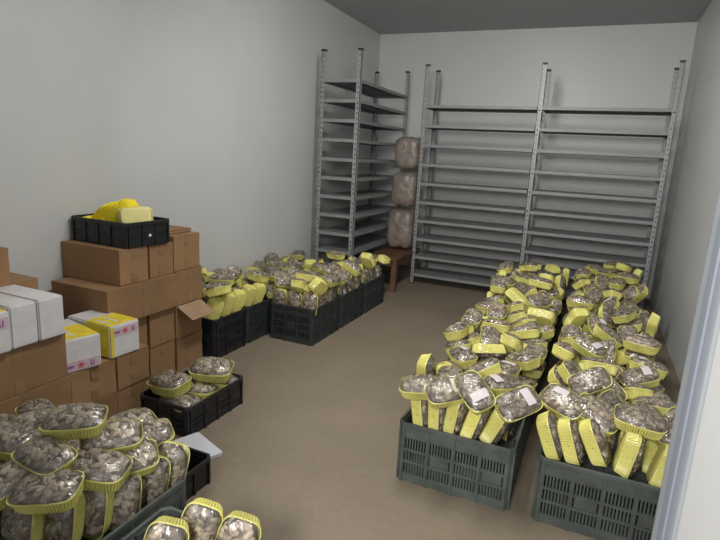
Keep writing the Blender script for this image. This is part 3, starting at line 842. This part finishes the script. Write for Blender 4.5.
# ------------------------------------------------------------------ cartons
def carton(x0, x1, y0, y1, z0, z1, label, rz=0, flap=None, group='brown cartons stacked on the left', tape=True, top=True):
    cx, cy = (x0+x1)/2, (y0+y1)/2; w, d_, h = x1-x0-.004, y1-y0-.004, z1-z0-.002
    r = thing('cardboard_carton', label, 'carton', (cx, cy, z0), rz, group)
    bm = bmesh.new()
    if flap is None:
        bmesh.ops.create_cube(bm, size=1, matrix=Matrix.Translation((0, 0, h/2)) @ Matrix.Diagonal((w, d_, h, 1)))
        bmesh.ops.subdivide_edges(bm, edges=list(bm.edges), cuts=3, use_grid_fill=True)
        sd = x0*7+z0*3
        for v in bm.verts:
            if .01 < v.co.z < h-.001:
                k = noise.noise(v.co*5+Vector((sd, y0*9, 0)))*.006
                if abs(abs(v.co.x)-w/2) < 1e-4: v.co.x -= abs(k)*(1 if v.co.x > 0 else -1)
                if abs(abs(v.co.y)-d_/2) < 1e-4: v.co.y -= abs(k)*(1 if v.co.y > 0 else -1)
        finish('carton_body', bm, M['card'], r)
    else:
        t = .005
        for a in ((-w/2, w/2, -d_/2, -d_/2+t), (-w/2, w/2, d_/2-t, d_/2), (-w/2, -w/2+t, -d_/2+t, d_/2-t), (w/2-t, w/2, -d_/2+t, d_/2-t)): box(bm, *a, 0, h)
        box(bm, -w/2+t, w/2-t, -d_/2+t, d_/2-t, 0, t); box(bm, -w/2+t, w/2-t, -d_/2+t, d_/2-t, h*.7, h*.7+t)
        finish('carton_body', bm, M['card'], r)
    if tape and flap is None:
        bm = bmesh.new()
        box(bm, w/2-.003, w/2+.0012, -.022, .022, h-.07, h); box(bm, w/2-.003, w/2+.0012, -.022, .022, 0, .06)
        box(bm, -w/2, w/2+.0012, -.022, .022, h-.002, h+.0008)
        finish('tape_strip', bm, M['tape'], r)
        bm = bmesh.new(); box(bm, -w/2+.004, w/2-.004, -.0022, .0022, h-.001, h+.0012)
        finish('lid_seam', bm, M['seam'], r)
    return r
TX = -2.42
# tower
carton(-2.893, TX, 2.17, 2.385, .685, .895, 'left of two top cartons under the crate of yellow trays')
carton(-2.86, TX-.004, 2.40, 2.60, .685, .89, 'right of two top cartons under the crate of yellow trays')
carton(-2.84, TX+.03, 2.05, 2.60, .472, .683, 'wide carton sticking out below the two top cartons')
carton(-2.84, TX-.01, 2.17, 2.37, .24, .470, 'carton under the front end of the wide protruding carton')
carton(-2.84, TX, 2.38, 2.60, .24, .470, 'carton under the back end of the wide protruding carton')
carton(-2.86, TX, 2.17, 2.37, 0, .238, 'bottom carton of the tower, beside the front low row')
carton(-2.86, TX-.005, 2.38, 2.60, 0, .238, 'bottom carton in the middle of the tower base')
carton(-2.82, TX-.01, 2.61, 2.86, .69, .92, 'top carton of the stack nearest the black crate')
carton(-2.82, TX, 2.61, 2.87, .46, .688, 'second carton from the top in the stack nearest the black crate')
tf = carton(-2.82, TX-.005, 2.61, 2.865, .225, .458, 'open carton with its flap bent out toward the aisle', flap=1)
mtf = Matrix.Translation((.198, 0, .228)) @ Matrix.Rotation(RD(28), 4, 'Y')
bm = bmesh.new(); box(bm, 0, .15, -.115, .115, -.004, 0, mtf); o = finish('flap', bm, M['cardedge'], tf, bevel=.001, seg=1); o['label'] = 'pale open flap'
carton(-2.82, TX, 2.61, 2.87, 0, .223, 'bottom carton of the stack nearest the black crate')
# small folded carton end seen on top behind
carton(-2.86, -2.50, 2.64, 2.86, .922, .945, 'flattened carton lying on top of the stack nearest the black crate', tape=False)
# front low row
FX = -2.20
ys = (.95, 1.22, 1.66, 1.93, 2.155)
nm = ('at the left edge', 'under the white packs', 'under the nearer yellow-topped pack', 'at the end of the low row')
for k in range(4):
    carton(-2.60, FX-(.006 if k % 2 else 0), ys[k], ys[k+1], 0, .188, 'bottom carton of the low front row, '+nm[k], group='cartons of the low front row')
    carton(-2.60, FX-(0 if k % 2 else .006), ys[k], ys[k+1], .19, .38, 'upper carton of the low front row, '+nm[k], group='cartons of the low front row')
carton(-2.56, FX-.01, 1.18, 1.655, .382, .60, 'carton standing on the low front row right under the white packs')
carton(-2.88, -2.60, 1.22, 1.78, 0, .40, 'rear carton at the bottom against the left wall', tape=False)
carton(-2.88, -2.585, 1.22, 1.80, .402, .785, 'rear carton whose pale lid shows behind the white packs')
carton(-2.87, -2.52, 1.28, 1.62, .787, .975, 'carton at the left edge standing above the white packs')

# wrapped packs of film and labels
def pack(cx, cy, z, w, d_, h, rz, label, yellow=0, strip=None, group='wrapped packs on the low cartons'):
    r = thing('wrapped_bundle', label, 'wrapped bundle', (cx, cy, z), rz, group)
    bm = bmesh.new(); bmesh.ops.create_cube(bm, size=1, matrix=Matrix.Translation((0, 0, h/2)) @ Matrix.Diagonal((w, d_, h, 1)))
    bmesh.ops.bevel(bm, geom=list(bm.edges), offset=.006, segments=2, affect='EDGES')
    finish('bundle_body', bm, M['wwrap'], r)
    if yellow:
        bm = bmesh.new(); e = .0015
        x1 = w/2+e; x0 = w/2-yellow*w
        box(bm, x0, x1-.012, -d_/2+.004, d_/2-.004, h-.001, h+e)            # top
        box(bm, x0, x1-.008, -d_/2-e, -d_/2+.001, .006, h-.004)             # end towards the viewer
        box(bm, w/2-.001, x1, -d_/2+.004, -d_/2+.022, .006, h-.006)          # strip on the near corner
        q = finish('yellow_band', bm, M['ywrap'], r)
        bm = bmesh.new()
        for k in range(2): box(bm, x0+.03, x1-.05, -d_/2+.03+k*d_*.28, -d_/2+.045+k*d_*.28, h+e, h+e+.0008)
        finish('band_print', bm, M['wwrap'], q)
    if strip:
        z0, z1 = strip; bm = bmesh.new(); box(bm, w/2-.001, w/2+.0016, -d_/2+.024, d_/2-.008, z0, z1)
        q = finish('printed_strip', bm, M['pink'], r); q['label'] = 'pinkish strip with small red and purple marks'
        zc = (z0+z1)/2; s_ = (z1-z0)*.28; X = w/2+.0028
        def mark(bm, y, kind):
            if kind == 'lips':
                bmesh.ops.create_cone(bm, segments=16, radius1=s_*1.0, radius2=s_*1.0, depth=.0016, cap_ends=True, matrix=Matrix.Translation((X-.0006, y, zc)) @ Matrix.Diagonal((1, 1.5, .55, 1)) @ Matrix.Rotation(pi/2, 4, 'Y'))
            elif kind == 'sun':
                bmesh.ops.create_cone(bm, segments=12, radius1=s_*.6, radius2=s_*.6, depth=.0016, cap_ends=True, matrix=Matrix.Translation((X-.0006, y, zc)) @ Matrix.Rotation(pi/2, 4, 'Y'))
                for a in range(6):
                    dy, dz = cos(a*pi/3)*s_, sin(a*pi/3)*s_
                    box(bm, X-.0014, X+.0002, y+dy-.003, y+dy+.003, zc+dz-.003, zc+dz+.003)
            else:
                for q_ in (-1, 1): box(bm, X-.0014, X+.0002, y+q_*s_*.5-.0025, y+q_*s_*.5+.0025, zc-s_, zc+s_)
                box(bm, X-.0014, X+.0002, y-s_*.5, y+s_*.5, zc-s_, zc-s_+.004)
        for y, kind, mk in ((-.26, 'lips', 'purple'), (.0, 'sun', 'red'), (.27, 'bars', 'purple')):
            bm = bmesh.new(); mark(bm, y*d_, kind); finish('printed_mark', bm, M[mk], q)
    return r
pack(-2.375, 1.765, .381, .34, .205, .168, RD(-14), 'nearer yellow-topped pack with pinkish strip along its bottom edge', .62, (.006, .055))
pack(-2.365, 1.995, .381, .34, .185, .175, RD(-3), 'farther yellow-topped pack with pinkish strip along its top edge', .55, (.115, .160))
pack(-2.36, 1.575, .601, .34, .125, .19, 0, 'plain white wrapped pack, rightmost on the high carton', group='white packs on the high carton')
pack(-2.36, 1.448, .601, .335, .12, .188, 0, 'plain white wrapped pack, between another white one and the pink-striped pack', group='white packs on the high carton')
pack(-2.355, 1.30, .601, .34, .165, .178, 0, 'white pack with yellow top and pinkish strip at the left edge', .6, (.105, .155), group='white packs on the high carton')

# nested empty yellow trays in the top crate
TE = tray_mesh('foam_tray', M['yellow2'], n=144); TE3 = tray_mesh('foam_tray', M['yellow3'], n=144)
def empty_tray(me, px, py, pz, yaw, pitch, label, roll=0):
    o = link('foam_tray', me); o.rotation_mode = 'XYZ'
    o.matrix_world = Matrix.Translation((px, py, pz)) @ Matrix.Rotation(RD(yaw), 4, 'Z') @ Matrix.Rotation(RD(pitch), 4, 'Y') @ Matrix.Rotation(RD(roll), 4, 'X')
    tag(o, label, 'foam tray', 'empty yellow trays in the top crate')
lab_ = ('at the far left', 'second from the left', 'third from the left', 'fourth from the left', 'fifth from the left', 'sixth from the left', 'seventh from the left', 'eighth from the left', 'just behind the pale one')
def lean(me, p, L_, N_, label):
    L_ = Vector(L_).normalized(); N_ = Vector(N_); N_ = (N_-L_*N_.dot(L_)).normalized(); W_ = N_.cross(L_)
    o = link('foam_tray', me); mt = Matrix((L_, W_, N_)).transposed().to_4x4(); mt.translation = p; o.matrix_world = mt
    tag(o, label, 'foam tray', 'empty yellow trays in the top crate')
rt = random.Random(4)
for i in range(8):
    j = rt.uniform(-1, 1)
    lean(TE, (-2.765+.031*i, 2.40+.010*j-.004*i, 1.018+.004*i+.007*j), (.62-.02*i, .10+.10*j, .58+.05*i), (-.78, -.12+.14*j, .55), 'bright yellow empty tray in the top crate, '+lab_[i])
lean(TE, (-2.765, 2.325, .985), (.95, .1, .10), (-.1, -.1, 1), 'bright yellow empty tray lying flattest, at the near left corner of the top crate')
lean(TE3, (-2.462, 2.345, 1.072), (.62, .75, .02), (-.70, .50, -.25), 'pale yellow empty tray showing its underside, rightmost in the top crate')

# white foam board on the floor
bm = bmesh.new(); box(bm, -.125, .125, -.07, .07, 0, .022); o = finish('foam_board', bm, M['foam'], bevel=.004)
o.location = (-1.665, 1.925, .0); o.rotation_euler = (0, 0, RD(-22)); tag(o, 'white foam board lying on the floor beside the empty black crate', 'foam board')

# bench
b0 = thing('wooden_bench', 'low brown wooden bench in the corner between the two racks', 'bench', (-2.10, 5.88, 0))
bm = bmesh.new()
for i in range(3): box(bm, -.185+.125*i, -.065+.125*i, -.43, .43, .365, .39)
finish('bench_top', bm, M['wood'], b0, bevel=.003)
for sx in (1, -1):
    for sy in (1, -1):
        bm = bmesh.new(); box(bm, sx*.15-.028, sx*.15+.028, sy*.39-.028, sy*.39+.028, 0, .365); finish('leg', bm, M['wood'], b0, bevel=.003)
bm = bmesh.new(); box(bm, -.122, .122, -.40, -.38, .29, .365); box(bm, -.122, .122, .38, .40, .29, .365)
for s_ in (1, -1): a = sorted((s_*.14, s_*.16)); box(bm, *a, -.362, .362, .29, .365)
finish('apron', bm, M['wood'], b0)

# clear sacks piled on the bench
def sack(cx, cy, z, rx, ry, h, seed, label):
    r = thing('plastic_sack', label, 'sack', (cx, cy, z), 0, 'clear sacks piled on the bench')
    bm = bmesh.new(); bmesh.ops.create_icosphere(bm, subdivisions=4, radius=1)
    for v in bm.verts:
        c = v.co.copy(); k = 5
        q = (abs(c.x)**k+abs(c.y)**k+abs(c.z)**k)**(-1/k); c *= q
        n_ = noise.noise(c*2.3+Vector((seed, 0, 0)))*.10+noise.noise(c*6+Vector((seed, 3, 0)))*.05
        c *= (.93+n_)
        v.co = Vector((c.x*rx, c.y*ry, h/2+c.z*h/2*.97))
        v.co.z = max(.001, min(h-.001, v.co.z))
    finish('sack_film', bm, M['sack'], r, smooth=True)
    bm = bmesh.new(); rnd = random.Random(seed)                        # crumpled folded bags inside
    for i in range(26):
        p = Vector((rnd.uniform(-.55, .55)*rx, rnd.uniform(-.55, .55)*ry, rnd.uniform(.16, .84)*h))
        ret = bmesh.ops.create_icosphere(bm, subdivisions=2, radius=1)
        rot = Matrix.Rotation(rnd.uniform(0, 6), 4, 'X') @ Matrix.Rotation(rnd.uniform(0, 6), 4, 'Z')
        for v in ret['verts']:
            c = v.co*(1+.3*noise.noise(v.co*3+Vector((i, 0, 0))))
            c = rot @ Vector((c.x*.055, c.y*.04, c.z*.02)); v.co = p+c
    q = finish('folded_bags', bm, simple('folded plastic', (.34, .27, .23), .6, var=.2, scale=12), r, smooth=True); q['kind'] = 'stuff'
sack(-2.105, 6.13, .392, .17, .18, .50, 1, 'large bottom sack of clear plastic on the bench')
sack(-2.095, 6.13, .893, .16, .16, .44, 2, 'middle clear plastic sack of the pile in the corner')
sack(-2.09, 6.13, 1.334, .155, .15, .40, 3, 'top clear plastic sack of the pile in the corner')

# ------------------------------------------------------------------ light
def area(name, loc, aim, size, power, col, sy=None):
    l = bpy.data.lights.new(name, 'AREA'); l.energy = power; l.size = size; l.color = col
    if sy: l.shape = 'RECTANGLE'; l.size_y = sy
    o = bpy.data.objects.new(name, l); COL.objects.link(o); o.location = loc
    o.rotation_euler = (Vector(aim)-Vector(loc)).to_track_quat('-Z', 'Y').to_euler(); return o
area('unseen_overhead_light', (-.9, 2.3, 3.02), (-.9, 2.3, 0), .25, 52, (1, .985, .945), 1.2)
area('unseen_overhead_light', (-1.0, 3.0, 3.0), (-1.0, 7.0, 1.7), .25, 60, (1, .985, .95), 1.6)  # added fill light with no real fixture, tilted to brighten the back wall
area('corridor_lamp', (-.25, -.9, 2.05), (-.9, 5.0, .9), .5, 105, (1, .985, .95))
w = bpy.data.worlds.new('corridor daylight'); S.world = w; w.use_nodes = True
w.node_tree.nodes['Background'].inputs[0].default_value = (.85, .90, 1.0, 1); w.node_tree.nodes['Background'].inputs[1].default_value = .8

# ------------------------------------------------------------------ camera
p, ro, ya = RD(12.3), RD(3.1), RD(23.3)
f = Vector((-sin(ya)*cos(p), cos(ya)*cos(p), -sin(p))); r = Vector((cos(ya), sin(ya), 0)); u = r.cross(f)
r2 = r*cos(ro)+u*sin(ro); u2 = -r*sin(ro)+u*cos(ro)
cam = bpy.data.cameras.new('camera'); co_ = bpy.data.objects.new('camera', cam); COL.objects.link(co_)
mt = Matrix((r2, u2, -f)).transposed().to_4x4(); mt.translation = (0, 0, 1.5); co_.matrix_world = mt
cam.sensor_width = 36; cam.lens = 36*534/720; cam.clip_start = .02
S.camera = co_
S.cycles.transparent_max_bounces = 24; S.cycles.max_bounces = 8; S.cycles.use_denoising = True
S.view_settings.view_transform = 'Standard'; S.view_settings.look = 'None'; S.view_settings.exposure = -0.1; S.view_settings.gamma = 1
S.view_settings.use_curve_mapping = False
